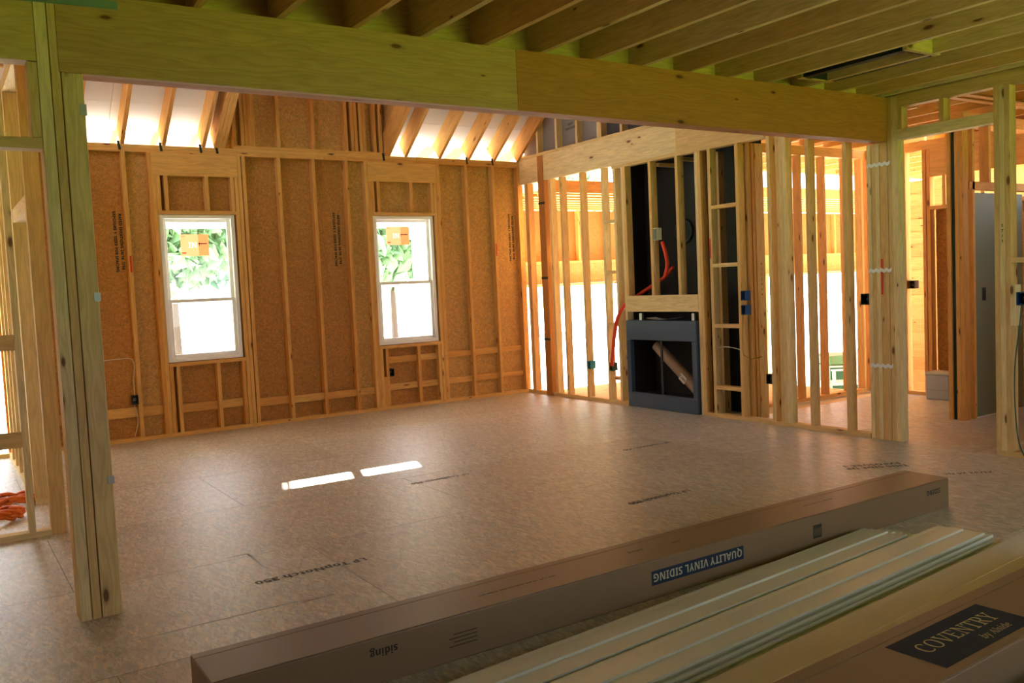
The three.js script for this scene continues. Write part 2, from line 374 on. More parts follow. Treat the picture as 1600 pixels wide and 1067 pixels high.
sashWindow(1, W1[0], W1[1], WY[0], WY[1], 1.43, 'left white sash window with orange sticker in the back wall', [-4.354, -4.062, 1.911, 2.141]);
sashWindow(2, W2[0], W2[1], WY[0], WY[1], 1.53, 'right white sash window with orange sticker in the back wall', [-1.941, -1.634, 1.998, 2.218]);
{
  const w = structure('window_3', 'twin window high in the dormer gable above the beam'); w.position.set(-2.85, 4.2, -0.05);
  const a = 0.58, h = 0.44;
  for (const [xa, xb, ya, yb, nm] of [[-a, a, 0, 0.02, 'sill'], [-a, a, h - 0.02, h, 'head'], [-a, -a + 0.035, 0.02, h - 0.02, 'jamb'], [a - 0.035, a, 0.02, h - 0.02, 'jamb'], [-0.05, 0.05, 0.02, h - 0.02, 'mullion']]) rounded(w, nm, xa, xb, ya, yb, -0.03, 0.03, 0.004, vinylWhite);
  for (const x of [-0.2975, 0.2975]) mesh(w, 'pane', new THREE.PlaneGeometry(0.495, 0.4), glass, [x, h / 2, 0]);
}

// ================================================================ ROOF OVER THE GREAT ROOM
{
  const s = structure('roof', 'vaulted rafter roof with pale foil-faced sheathing over the back wall');
  const m = 0.75, th = Math.atan(m), yB = PT - 0.002, cs = Math.cos(th), sn = Math.sin(th);
  // slope member: from z = za to zb at lateral x, lying off height above the rafter's lower line
  const slope = (name, x0, x1, za, zb, off, thick, mat, back) => {
    const len = (zb - za) / cs, g = boxGeo(x1 - x0, thick, len, 2, ...(mat.userData.T || [0.3, 2.4]));
    const zc = (za + zb) / 2, yc = yB + m * zc;
    const ny = cs, nz = -sn, o = off + thick / 2;
    return back ? mesh(s, name, g, mat, [(x0 + x1) / 2, yc + ny * o, 5.4 - zc - nz * o], [th, 0, 0]) : mesh(s, name, g, mat, [(x0 + x1) / 2, yc + ny * o, zc + nz * o], [-th, 0, 0]);
  };
  const xs = [];
  for (const x of [-4.88, -4.475, -4.07]) xs.push(x);
  for (const x of [-5.29, -5.7, -6.1, -6.5, -6.9, -7.3]) xs.push(x);
  for (const x of [-3.9, -3.86, -1.93, -1.66, -1.19, -0.77, -0.385, -0.02]) xs.push(x);
  for (const x of xs) { slope('rafter', x - ST / 2, x + ST / 2, 0.0, 2.68, 0, 0.225, anyWarmLitWood()); }
  for (const x of [-1.93, -3.9]) slope('rafter', x + (x > -3 ? 0.02 : -0.06), x + (x > -3 ? 0.058 : -0.022), 0.0, 2.68, 0, 0.225, anyWarmLitWood());
  for (let x = -7.3; x < 0.05; x += 0.4064) slope('rafter', x - ST / 2, x + ST / 2, 0, 2.68, 0, 0.225, anyWarmLitWood(), true);
  B(s, 'ridge_board', -7.5, 0.09, 5.02, 5.26, 2.681, 2.719, warmLitWood[0], 0);
  // short collar blocks and hangers under the rafters on the left
  for (const x of [-4.68, -4.27]) B(s, 'blocking', x - 0.18, x + 0.18, 3.62, 3.78, 0.5, 0.538, warmLitWood[2], 0);
  // sheathing: courses up the slope, open over the dormer
  const rows = [[-0.02, 0.28], [0.283, 0.62], [0.623, 1.3], [1.303, 2.0], [2.003, 2.845]];
  for (const [a, b] of rows) {
    for (const [p, q] of [[-7.5, -6.21], [-6.207, -4.98], [-4.977, -3.82], [-1.9, -0.72], [-0.717, 0.11]]) slope('sheathing_panel', p, q, a, b, 0.2255, 0.012, foil);
    if (a > 2) slope('sheathing_panel', -3.82, -1.9, a, b, 0.2255, 0.012, foil);
  }
  for (const [a, b] of [[0, 1.35], [1.353, 2.845]]) for (const [p, q] of [[-7.5, -5.06], [-5.057, -2.62], [-2.617, 0.11]]) slope('sheathing_panel', p, q, a, b, 0.2255, 0.012, foil, true);
  // added layer over the sheets stops sun leaking at seams, open at the dormer
  slope('added_light_seal', -7.5, -3.83, -0.02, 2.85, 0.2385, 0.004, blackBoard); slope('added_light_seal', -1.9, 0.11, -0.02, 2.85, 0.2385, 0.004, blackBoard); slope('added_light_seal', -3.83, -1.9, 2.03, 2.85, 0.2385, 0.004, blackBoard);
  slope('added_light_seal', -7.5, 0.11, -0.15, 2.85, 0.2385, 0.004, blackBoard, true);
  // dormer cheeks and its small gable roof
  for (const x of [-3.83, -1.9]) {
    const sh = [[-0.05, 3.2], [-0.05, 5.02], [2.3, 5.02]], g = prism(sh, 0.012); g.rotateY(-Math.PI / 2);
    mesh(s, 'dormer_cheek', g, osbMat, [x + (x < -3 ? 0.0 : 0.012), 0, -0.05]);
  }
  for (const sg of [-1, 1]) mesh(s, 'dormer_roof_panel', boxGeo(1.36, 0.014, 3.4, 2), foil, [-2.865 + sg * 0.57, 5.26, 1.2], [0, 0, -sg * 0.5]);
  const pk = prism([[-1.0, 5.021], [1.0, 5.021], [1.0, 5.03], [0, 5.58], [-1.0, 5.03]], 0.012); mesh(s, 'dormer_peak', pk, osbMat, [-2.865, 0, -0.101]);
  // hurricane ties where rafters meet the plate
  for (const x of [-4.88, -4.475, -4.07, -3.9, -1.93, -0.77, -0.385]) { const t = B(s, 'rafter_tie', x - 0.045, x - 0.02, PT - 0.06, PT + 0.03, 0.0005, 0.004, darkSteel, 1); t.rotation.z = 0.12; }
}
// front porch roof outside the back wall
{
  const s = structure('porch_roof', 'shallow porch roof outside the back wall on white columns');
  const L = 2.25, th = Math.atan(0.3), mk = (name, x0, x1, za, zb, y0, t, mat) => mesh(s, name, boxGeo(x1 - x0, t, (zb - za) / Math.cos(th), 2), mat, [(x0 + x1) / 2, y0 + 0.03 + 0.3 * ((za + zb) / 2) + t / 2, (za + zb) / 2], [-th, 0, 0]);
  for (const [a, b] of [[-7.5, -5.06], [-5.057, -3.83], [-1.87, 0.12]]) mk('sheathing_panel', a, b, -L, -0.03, 3.315, 0.012, foil);
  mk('sheathing_panel', -3.827, -1.873, -L, -0.12, 3.315, 0.012, foil);
  for (const x of [-5.29, -4.88, -4.475, -4.07, -3.66, -3.26, -2.85, -2.44, -2.04, -1.6, -1.19, -0.77, -0.385, 0.05]) mk('rafter_tail', x - ST / 2, x + ST / 2, -L, -0.11, 3.17, 0.14, anyWood());
  B(s, 'porch_beam', -7.5, 0.12, 2.36, 2.5, -2.1, -1.99, vinylWhite, 0);
  B(s, 'porch_deck', -7.5, 0.12, -0.3, -0.2, -2.3, -0.105, std({ color: 0xdedcd8, roughness: 0.9 }), 0);
}
function column(x, label) {
  const t = thing('porch_column', label, 'column', [x, -0.2, -2.045], 0, 'porch columns');
  rounded(t, 'shaft', -0.1, 0.1, 0.16, 2.44, -0.1, 0.1, 0.006, vinylWhite); rounded(t, 'base', -0.13, 0.13, 0, 0.16, -0.13, 0.13, 0.008, vinylWhite); rounded(t, 'cap', -0.125, 0.125, 2.44, 2.56, -0.1, 0.1, 0.006, vinylWhite);
}
{
  const t = thing('porch_railing', 'white porch railing outside the far left framing', 'railing', [-7.05, -0.2, -2.045]);
  rounded(t, 'top_rail', -1.0, 0.7, 0.9, 0.96, -0.03, 0.03, 0.006, vinylWhite); rounded(t, 'bottom_rail', -1.0, 0.7, 0.1, 0.15, -0.025, 0.025, 0.006, vinylWhite);
  for (let x = -0.95; x < 0.7; x += 0.11) if (Math.abs(x + 0.15) > 0.13) B(t, 'baluster', x, x + 0.03, 0.151, 0.899, -0.015, 0.015, vinylWhite, 1);
}
column(-0.45, 'white porch column seen at right side of the right window'); column(-8.2, 'white porch column outside the far left framing');

// ================================================================ RIGHT WALL (fireplace)
const wallRight = structure('wall_right', 'open stud-framed wall with fireplace bay, doorway and built-up post');
{
  const s = wallRight, top = 2.716;
  const stud = (z0, y0 = ST, y1 = 2.753, m, name = 'stud', t = ST) => B(s, name, rr(0, 0.003), SD, y0, y1, z0, z0 + t, m || anyWood(), 1);
  B(s, 'bottom_plate', 0, SD, 0, ST, 0, 2.05, wood[2], 2); B(s, 'bottom_plate', 0, SD, 0, ST, 3.205, 5.17, wood[2], 2); B(s, 'bottom_plate', 0, SD, 0, ST, 6.24, 9, wood[2], 2);
  B(s, 'header', 0, SD, 2.754, 3.072, 0, 2.93, wood[0], 2); B(s, 'header', 0, SD, 2.754, 3.072, 2.932, 5.2, wood[2], 2);
  B(s, 'header_plate', 0, SD, 3.073, 3.111, 0, 5.2, wood[1], 2);
  B(s, 'nailer', -0.004, SD, top, 2.753, 1.88, 4.1, wood[2], 2);
  for (const z of [0.1, 0.64, 0.863, 1.27, 1.68]) stud(z);
  stud(0.138, ST, 2.753, wood[3]);
  for (const z of [1.892, 2.031, 3.186, 3.227, 3.365, 3.73]) stud(z, z > 2.02 && z < 3.2 ? 0 : ST, top - 0.001);
  stud(2.07, 1.262, top - 0.001); for (const z of [2.49, 2.903]) stud(z, 1.262, top - 0.001);
  for (const z of [4.117, 4.223, 4.262, 4.301, 4.554, 4.941]) stud(z);
  // fireplace rail, ladder blocking both sides of the bay
  B(s, 'fireplace_rail', -0.003, ST, 1.08, 1.26, 2.07, 3.185, wood[0], 2);
  for (const y of [0.28, 0.91, 1.52, 2.105]) { B(s, 'blocking', 0, SD, y, y + ST, 1.719, 1.891, anyWood(), 2); B(s, 'blocking', 0, SD, y + 0.008, y + 0.008 + ST, 3.404, 3.729, anyWood(), 2); }
  // dark laminated post with steel straps
  B(s, 'laminated_post', -0.012, SD, 0, 2.753, 0.43, 0.56, lvlRed, 1); B(s, 'laminated_post', -0.012, -0.001, 2.754, 3.072, 0.43, 0.54, lvlRed, 1);
  for (const y of [2.455, 1.5, 0.71]) B(s, 'strap', -0.0145, -0.0125, y, y + 0.03, 0.425, 0.565, darkSteel, 2);
  // built-up post carrying the beam: five jacks, then king studs to the ceiling
  for (let i = 0; i < 5; i++) B(s, 'post_ply', [0, 0.005, 0.001, 0.006, 0.002][i], SD, 0, 2.4745, 5.179 + i * 0.0384, 5.179 + i * 0.0384 + 0.0362, wood[[0, 2, 0, 3, 2][i]], 1);
  stud(5.373, 0, 2.83, wood[2], 'king_stud'); stud(5.4125, 0, 2.83, wood[0], 'king_stud', 0.05);
  // doorway on the camera side
  B(s, 'top_plate', 0, SD, 2.735, 2.834, 5.464, 12.1, wood[2], 2);
  B(s, 'door_header', 0, SD, 2.475, 2.557, 5.464, 6.238, wood[0], 2);
  stud(5.464, 2.558, 2.734, wood[2], 'cripple_stud'); stud(5.82, 2.558, 2.734, wood[3], 'cripple_stud');
  stud(6.239, ST, 2.734, wood[2]); stud(6.2785, ST, 2.734, wood[0]); stud(6.318, ST, 2.734, wood[2]);
  for (let z = 6.75; z < 9; z += 0.4064) stud(z, ST, 2.734);
  B(s, 'scab_block', -0.02, 0.06, 0.98, 1.28, 6.358, 6.396, wood[0], 1);
  B(s, 'blocking', 0, SD, 1.44, 1.478, 6.358, 6.749, wood[1], 2);
  // gable studs and grey-faced boards above the header
  const yTop = (z) => 3.25 + 0.75 * Math.min(z, 5.4 - z);
  for (const z of [0.41, 0.82, 1.23, 1.64, 1.68, 2.05, 2.46, 2.87, 3.3, 3.7, 4.1, 4.5]) stud(z, 3.112, yTop(z), z === 1.68 ? wood[2] : anyWood(), 'gable_stud');
  const pn = (z0, z1, mat) => { const g = prism([[z0, 3.112], [z1, 3.112], [z1, yTop(z1) + 0.05], ...(z0 < 2.7 && z1 > 2.7 ? [[2.7, yTop(2.7) + 0.05]] : []), [z0, yTop(z0) + 0.05]], 0.012); g.rotateY(-Math.PI / 2); return mesh(s, 'grey_board', g, mat, [SD + 0.013, 0, 0]); };
  pn(0, 1.22, greyBoard); pn(1.222, 1.72, greyBoard); pn(1.722, 3.6, std({ color: 0x4c4a4e, roughness: 0.7 })); pn(3.602, 5.35, greyBoard);
  printed(s, 'stencilled_mark', 0.3, 0.1, lines(['ROOF', 'SHEATHING'], '#3c3a38', 'bold', 0.8), [SD - 0.0005, 3.36, 1.03], [0, -Math.PI / 2, 0.05]);
  // bored pencil-mark letters on studs
  printed(s, 'pencil_note', 0.03, 0.36, (g, W, Hh) => { g.fillStyle = '#3b2c16'; g.font = `bold ${W * 0.8}px sans-serif`; g.textAlign = 'center'; 'KITCHEN'.split('').forEach((c, i) => g.fillText(c, W / 2, Hh * (0.13 + i * 0.14))); }, [0.26, 1.4, 3.8045], [0, 0, 0]);
  printed(s, 'pencil_note', 0.032, 0.16, (g, W, Hh) => { g.fillStyle = '#2b2614'; g.font = `bold ${W * 0.95}px sans-serif`; g.textAlign = 'center'; ['S', '7', '/', '1'].forEach((c, i) => g.fillText(c, W / 2, Hh * (0.2 + i * 0.24))); }, [-0.0012, 1.66, 6.297], [0, -Math.PI / 2, 0]);
  B(s, 'paint_mark', -0.0015, -0.0004, 1.225, 1.52, 5.296, 5.312, redPaint); B(s, 'paint_mark', -0.0015, -0.0004, 1.62, 1.82, 3.37, 3.385, redPaint);
}
// zigzag mending plates across the built-up post
[[2.29, 'zigzag steel mending plate near top of the built-up post'], [1.415, 'zigzag steel mending plate at mid-height of the built-up post'], [0.615, 'zigzag steel mending plate low on the built-up post']].forEach(([y, label]) => {
  const t = thing('mending_plate', label, 'plate', [-0.001, y, 5.18], 0, 'mending plates on the built-up post');
  const pts = []; const n = 9, w = 0.215; for (let i = 0; i <= n; i++) pts.push([(i * w) / n, (i % 2 ? 0.016 : 0) + 0.017]); for (let i = n; i >= 0; i--) pts.push([(i * w) / n, (i % 2 ? 0.016 : 0) - 0.012]);
  const g = prism(pts, 0.002); g.rotateY(-Math.PI / 2); mesh(t, 'corrugated_strip', g, std({ color: 0xf2f2f0, roughness: 0.45 }));
});

// chimney chase lined with black board
{
  const s = structure('wall_chase', 'black-lined fireplace chase behind the open studs');
  B(s, 'black_panel', 0.4, 0.412, -0.3, 2.9, 1.97, 2.84, blackBoard, 1); B(s, 'black_panel', 0.4, 0.412, -0.3, 2.9, 2.843, 3.712, blackBoard, 1);
  B(s, 'black_panel', 0.092, 0.399, -0.3, 2.9, 1.972, 1.984, blackBoard, 1); B(s, 'black_panel', 0.092, 0.399, -0.3, 2.9, 3.7, 3.712, blackBoard, 1);
  B(s, 'black_panel', 0.092, 0.412, 2.9, 2.912, 1.972, 3.712, blackBoard, 2);
  B(s, 'floor_panel', 0.092, 0.399, -0.02, 0, 1.985, 3.699, floorMats[1], 2);
  B(s, 'top_block', 0.1, 0.39, 2.66, 2.7, 2.52, 2.56, wood[2], 0); B(s, 'top_block', 0.1, 0.39, 2.68, 2.72, 2.84, 2.88, wood[1], 0);
  B(s, 'stud', 0.2, 0.289, 0, 2.71, 3.29, 3.328, wood[1], 1);
  for (const x of [0.1, 0.152]) B(s, 'stud', x, x + ST, 0, 2.72, 3.715, 3.803, anyWood(), 1);
  B(s, 'lettered_board', 0.2, 0.32, 0, 2.72, 3.715, 3.803, wood[0], 1); B(s, 'stud', 0.33, 0.368, 0, 2.72, 3.715, 3.76, wood[1], 1);
  const g = new THREE.TorusGeometry(0.12, 0.018, 8, 28); mesh(s, 'vent_collar', g, darkSteel, [0.385, 1.95, 2.62], [0, Math.PI / 2, 0]);
}
// fireplace insert
{
  const t = thing('fireplace', 'slate-black prefabricated fireplace set in the stud wall', 'fireplace', [0, 0, 2.072]);
  const Wd = 1.1, x0 = -0.035;
  rounded(t, 'top_panel', x0, 0.02, 0.766, 0.985, 0, Wd, 0.006, slate); rounded(t, 'bottom_panel', x0, 0.02, 0.002, 0.16, 0, Wd, 0.006, slate);
  rounded(t, 'side_panel', x0, 0.02, 0.161, 0.765, 0, 0.068, 0.005, slate); rounded(t, 'side_panel', x0, 0.02, 0.161, 0.765, Wd - 0.068, Wd, 0.005, slate);
  const fb = (nm, a, b, c, d, e, f) => B(t, nm, a, b, c, d, e, f, fireDark);
  fb('firebox_back', 0.36, 0.375, 0.1, 0.9, 0.02, Wd - 0.02); fb('firebox_floor', 0.021, 0.359, 0.12, 0.14, 0.02, Wd - 0.02); fb('firebox_top', 0.021, 0.359, 0.8, 0.82, 0.02, Wd - 0.02);
  fb('firebox_side', 0.021, 0.359, 0.141, 0.799, 0.02, 0.04); fb('firebox_side', 0.021, 0.359, 0.141, 0.799, Wd - 0.04, Wd - 0.02);
  B(t, 'screen_rod', -0.01, 0.0, 0.161, 0.765, 0.53, 0.56, blackBox); B(t, 'sill_trim', -0.03, -0.0, 0.1605, 0.172, 0.07, Wd - 0.07, slate);
  B(t, 'standoff', 0.03, 0.06, 0.986, 1.06, 0.16, 0.2, steel); B(t, 'standoff', 0.03, 0.06, 0.986, 1.06, Wd - 0.12, Wd - 0.08, steel); B(t, 'outer_casing', 0.021, 0.36, 0.83, 0.984, 0.03, Wd - 0.03, fireDark);
}
{
  const t = thing('packing_tube', 'brown paper-wrapped roll lying diagonally inside the fireplace', 'roll', [0.16, 0.44, 2.62]);
  const g = new THREE.CylinderGeometry(0.06, 0.06, 0.84, 20); mesh(t, 'wrapped_roll', g, std({ color: 0xa08468, roughness: 0.55 }), [0, 0.0, 0.08], [-0.93, 0, 0]);
  printed(t, 'label', 0.1, 0.08, lines(['CARE'], '#2a241c'), [-0.062, -0.09, 0.2], [0, -Math.PI / 2, -0.64], '#d8d2c0');
}
{
  const t = thing('paper_sheets', 'curled white paper sheets lying on top of the fireplace', 'paper', [0.1, 0.985, 2.55]);
  const g = new THREE.PlaneGeometry(0.16, 0.42, 8, 8); const p = g.attributes.position; for (let i = 0; i < p.count; i++) p.setZ(i, 0.006 + 0.02 * Math.pow(Math.abs(p.getY(i)) / 0.21, 2)); g.computeVertexNormals();
  mesh(t, 'sheet', g, std({ color: 0xe9e6df, roughness: 0.8, side: THREE.DoubleSide }), [-0.04, 0.002, 0.05], [-Math.PI / 2, 0, 0.0]);
}

// electrical boxes: open-faced cups nailed to the studs
function ebox(label, mat, pos, face, w = 0.055, h = 0.095, d = 0.07, name = 'outlet_box') {
  const t = thing(name, label, 'electrical box', pos, face, 'electrical boxes on the studs');   // face: turn about y so that local +z points out
  const a = 0.003, gs = [];
  const q = (x0, x1, y0, y1, z0, z1) => { const g = new THREE.BoxGeometry(x1 - x0, y1 - y0, z1 - z0); g.translate((x0 + x1) / 2, (y0 + y1) / 2, (z0 + z1) / 2); gs.push(g); };
  q(-w / 2, w / 2, 0, h, -d, -d + a); q(-w / 2, -w / 2 + a, 0, h, -d + a, 0.01); q(w / 2 - a, w / 2, 0, h, -d + a, 0.01); q(-w / 2 + a, w / 2 - a, 0, a, -d + a, 0.01); q(-w / 2 + a, w / 2 - a, h - a, h, -d + a, 0.01);
  mesh(t, 'cup', mergeGeometries(gs), mat);
  for (const y of [0.006, h - 0.012]) B(t, 'screw_tab', -0.006, 0.006, y, y + 0.006, 0.001, 0.009, mat);
  mesh(t, 'coiled_wire', new THREE.TorusGeometry(0.014, 0.0025, 6, 14), cableWhite, [0, h / 2, -d + 0.02], [0.5, 0.4, 0]);
}
const FX = -Math.PI / 2;
ebox('black outlet box on the stud left of the left window', blackBox, [-4.93, 0.385, 0], 0);
ebox('black outlet box on the cripple stud under the right window', blackBox, [-2.005, 0.4, 0], 0);
ebox('teal outlet box on a stud against the bright yard, left of the fireplace', tealBox, [0, 0.385, 1.336], FX);
ebox('dark green outlet box on the ladder stud beside the fireplace', std({ color: 0x244b33, roughness: 0.5 }), [0, 0.385, 1.749], FX);
ebox('upper blue box of the pair right of the fireplace', blueBox, [0, 1.19, 3.797], FX);
ebox('lower blue box of the pair right of the fireplace', blueBox, [0, 1.05, 3.797], FX);
ebox('dark blue outlet box on the stud in front of the bright slit', blackBox, [0, 0.39, 4.088], FX);
ebox('black switch box on the left side of the built-up post', blackBox, [0, 1.14, 5.14], FX, 0.07);
ebox('blue switch box on the doorway stud at right edge', blueBox, [0, 1.13, 6.43], FX, 0.06);
ebox('wide black switch box on the far side-room stud', blackBox, [2.6, 1.2, 3.9], FX, 0.14, 0.09);
ebox('pale thermostat box on the stud above the fireplace', std({ color: 0xd6d2b8, roughness: 0.5 }), [0, 1.86, 2.575], FX, 0.09, 0.13, 0.05, 'media_box');

// orange flexible conduit and house wiring
{
  const t = thing('orange_conduit', 'orange flexible conduit looping behind the fireplace studs', 'conduit', [0, 0, 0]);
  tube(t, 'lower_run', [[-0.03, 0.45, 1.795], [-0.035, 0.6, 1.825], [-0.035, 0.85, 1.875], [-0.03, 1.02, 1.935], [0.05, 1.17, 1.998], [0.16, 1.27, 2.1], [0.2, 1.33, 2.2], [0.25, 1.45, 2.42], [0.27, 1.56, 2.55]], 0.021, orange, 60, 10);
  const u = thing('orange_conduit', 'short orange conduit hanging under the pale media box', 'conduit', [0, 0, 0]);
  tube(u, 'drop', [[0.05, 1.84, 2.62], [0.07, 1.72, 2.65], [0.08, 1.58, 2.66], [0.07, 1.46, 2.63]], 0.021, orange, 24, 10);
}
function cable(label, pts, mat, r = 0.0045) { const t = thing('cable', label, 'cable'); tube(t, 'sheath', pts, r, mat, 48, 6); }
cable('white cable sagging across the ladder bay right of fireplace', [[0.04, 0.7, 3.36], [0.03, 0.72, 3.45], [0.03, 0.72, 3.6], [0.04, 0.69, 3.75]], cableWhite);
cable('yellow cable running down the stud below the blue boxes', [[-0.002, 1.05, 3.79], [-0.006, 0.9, 3.775], [-0.006, 0.75, 3.772], [-0.002, 0.66, 3.78], [0.03, 0.62, 3.84], [0.06, 0.64, 3.95]], cableYellow);
cable('dark green cable hanging down the doorway stud at right', [[0.0, 1.13, 6.43], [-0.006, 1.0, 6.42], [-0.008, 0.7, 6.385], [-0.006, 0.4, 6.38], [-0.006, 0.1, 6.41], [0, 0.02, 6.44]], cableGreen);
cable('white cable dropping to the black box left of left window', [[-5.2, 0.86, -0.05], [-5.05, 0.865, -0.05], [-4.93, 0.85, -0.04], [-4.93, 0.6, -0.03], [-4.93, 0.48, -0.03]], cableWhite);
cable('white cable below the black box left of left window', [[-4.94, 0.385, -0.03], [-4.92, 0.2, -0.02], [-4.96, 0.05, -0.01]], cableWhite);
cable('white cable above the pale media box stud', [[0.0, 1.86, 2.56], [-0.004, 1.75, 2.545], [-0.004, 1.65, 2.54], [0.01, 1.5, 2.545]], cableWhite);
cable('white cable on the ladder blocks left of fireplace', [[0.0, 0.66, 1.78], [0.02, 0.68, 1.85], [0.03, 0.7, 1.96]], cableWhite);

// ================================================================ BEAM AND LEFT POST
{
  const a = thing('ceiling_beam', 'left length of the long laminated beam, olive brown with knots', 'beam', [-6.09, 2.4754, 5.24], 0, 'laminated ceiling beam');
  for (let i = 0; i < 3; i++) rounded(a, 'ply', 0, 2.449, 0, 0.3595, i * 0.0434, i * 0.0434 + 0.0432, 0.003, i === 2 ? lvlMat : lvlRed, 0);
  const b = thing('ceiling_beam', 'right length of the long laminated beam, redder brown, ending at built-up post', 'beam', [-3.64, 2.4754, 5.24], 0, 'laminated ceiling beam');
  for (let i = 0; i < 3; i++) rounded(b, 'ply', 0, 3.726, 0, 0.3595, i * 0.0434, i * 0.0434 + 0.0432, 0.003, lvlRed, 0);
}
{
  const t = thing('corner_post', 'tall built-up wooden post at left carrying the beam', 'post', [-6.08, 0, 5.305]);
  rounded(t, 'jack_ply', -0.002, 0.084, 0, 2.4745, -0.065, 0.065, 0.004, wood[1], 1);
  rounded(t, 'king_ply', -0.0425, -0.0055, 0, 2.83, -0.065, 0.061, 0.003, wood[2], 1); rounded(t, 'king_ply', -0.095, -0.046, 0, 2.83, -0.065, 0.064, 0.003, wood[0], 1);
  B(t, 'trimmer_ply', -0.135, -0.0965, 2.185, 2.51, -0.06, 0.06, wood[2], 1);
  for (const [y, l] of [[2.29, 0.05], [1.455, 0.04], [0.615, 0.035]]) B(t, 'clip', 0.062, 0.09, y, y + l, 0.0655, 0.069, steel, 1);
}
{
  const t = thing('strap_tie', 'perforated galvanised strap nailed along the top of the beam end', 'strap', [-6.3, 2.765, 5.3705]);
  const sh = new THREE.Shape([[0, 0], [0.47, 0.012], [0.47, 0.05], [0, 0.038]].map((p) => new THREE.Vector2(...p)));
  for (let i = 0; i < 22; i++) { const h = new THREE.Path(); h.absarc(0.02 + i * 0.0205, 0.017 + i * 0.00055 + (i % 2 ? 0.011 : 0), 0.0032, 0, 6.283, true); sh.holes.push(h); }
  mesh(t, 'strip', new THREE.ExtrudeGeometry(sh, { depth: 0.0015, bevelEnabled: false, curveSegments: 6 }), std({ color: 0x7f9a90, roughness: 0.45, metalness: 0.5 }));
}

// ================================================================ LEFT FRAMING
{
  const s = structure('wall_left', 'bare stud framing left of the post opening to a side room');
  B(s, 'header', -9.6, -6.176, 2.515, 2.834, 5.262, 5.365, plyMat, 0);
  B(s, 'head_rail', -9.6, -6.176, 2.136, 2.183, 5.262, 5.365, wood[2], 0);
  for (const x of [-6.62, -7.02, -7.42, -7.82]) B(s, 'cripple_stud', x, x + ST, 2.184, 2.514, 5.262, 5.35, anyWood(), 1);
  // z-direction wall on the room's left side
  B(s, 'bottom_plate', -6.1, -6.011, 0, ST, 0, 2.5, wood[0], 2); B(s, 'top_plate', -6.1, -6.011, H, PT, 0, 5.24, wood[0], 2);
  for (const z of [2.46, 2.42, 2.02, 1.62, 1.21, 0.81, 0.41]) B(s, 'stud', -6.1, -6.011, ST, H - 0.001, z - ST, z, anyWood(), 1);
  B(s, 'stud', -6.1, -6.011, 0, H - 0.001, 3.462, 3.5, wood[2], 1); B(s, 'stud', -6.1, -6.011, 0, H - 0.001, 3.502, 3.54, wood[3], 1);
  B(s, 'blocking', -6.1, -6.011, 2.05, 2.14, 2.5, 3.46, wood[1], 2);
  // cross wall towards the left
  B(s, 'bottom_plate', -9.6, -6.101, 0, ST, 3.46, 3.549, wood[0], 0); B(s, 'top_plate', -9.6, -6.101, H, PT, 3.46, 3.549, wood[0], 0);
  for (const x of [-6.225, -6.63, -7.03, -7.44, -7.85, -8.25]) B(s, 'stud', x, x + ST, ST, H - 0.001, 3.46, 3.549, anyWood(), 1);
  for (const y of [1.18, 0.575]) { B(s, 'blocking', -6.591, -6.226, y, y + 0.098, 3.505, 3.543, wood[2], 0); B(s, 'blocking', -6.991, -6.631, y, y + 0.098, 3.505, 3.543, wood[2], 0); }
  // far front framing of the side room
  B(s, 'bottom_plate', -9.6, -6.101, 0, ST, -SD, 0, wood[0], 0); B(s, 'top_plate', -9.6, -6.101, H, PT, -SD, 0, wood[0], 0); B(s, 'header', -9.6, -6.101, 2.3, H - 0.001, -SD, 0, wood[1], 0);
  for (const x of [-6.5, -6.91, -7.9]) B(s, 'stud', x, x + ST, ST, 2.299, -SD, 0, anyWood(), 1);
  // ceiling over the side room
  for (let z = 0.4; z < 5.2; z += 0.4064) B(s, 'ceiling_joist', -9.6, -6.11, PT + 0.001, 3.24, z, z + ST, anyWood(), 0);
  B(s, 'ceiling_deck', -9.6, -6.11, 3.241, 3.255, 0, 5.24, osbMat, 0);
  B(s, 'outer_sheet', -9.72, -9.7, -0.3, 3.25, -0.1, 6.0, osbMat, 1); B(s, 'outer_sheet', -9.72, -9.7, -0.3, 3.25, 6.003, 12.2, osbMat, 1);
  B(s, 'outer_sheet', -9.7, -7.4, -0.3, 3.06, -0.102, -0.09, osbMat, 1);  // unseen sheet added to cut daylight coming in from the left
}
{
  for (const [x, z, label] of [[-6.22, 2.36, 'orange extension cord heap beside the far left studs'], [-6.37, 2.85, 'orange extension cord heap at the picture\'s left edge']]) {
    const t = thing('extension_cord', label, 'cord', [x, 0, z], 0, 'orange cord heaps on the side-room floor');
    const pts = []; for (let i = 0; i < 60; i++) { const a = i * 0.62, r = 0.07 + 0.07 * Math.abs(Math.sin(i * 1.7)); pts.push([Math.cos(a) * r * 1.25, 0.012 + 0.085 * Math.abs(Math.sin(i * 0.9)) * (1 - r * 3), Math.sin(a) * r]); }
    tube(t, 'flex', pts, 0.012, cordOrange, 420, 7);
  }
}

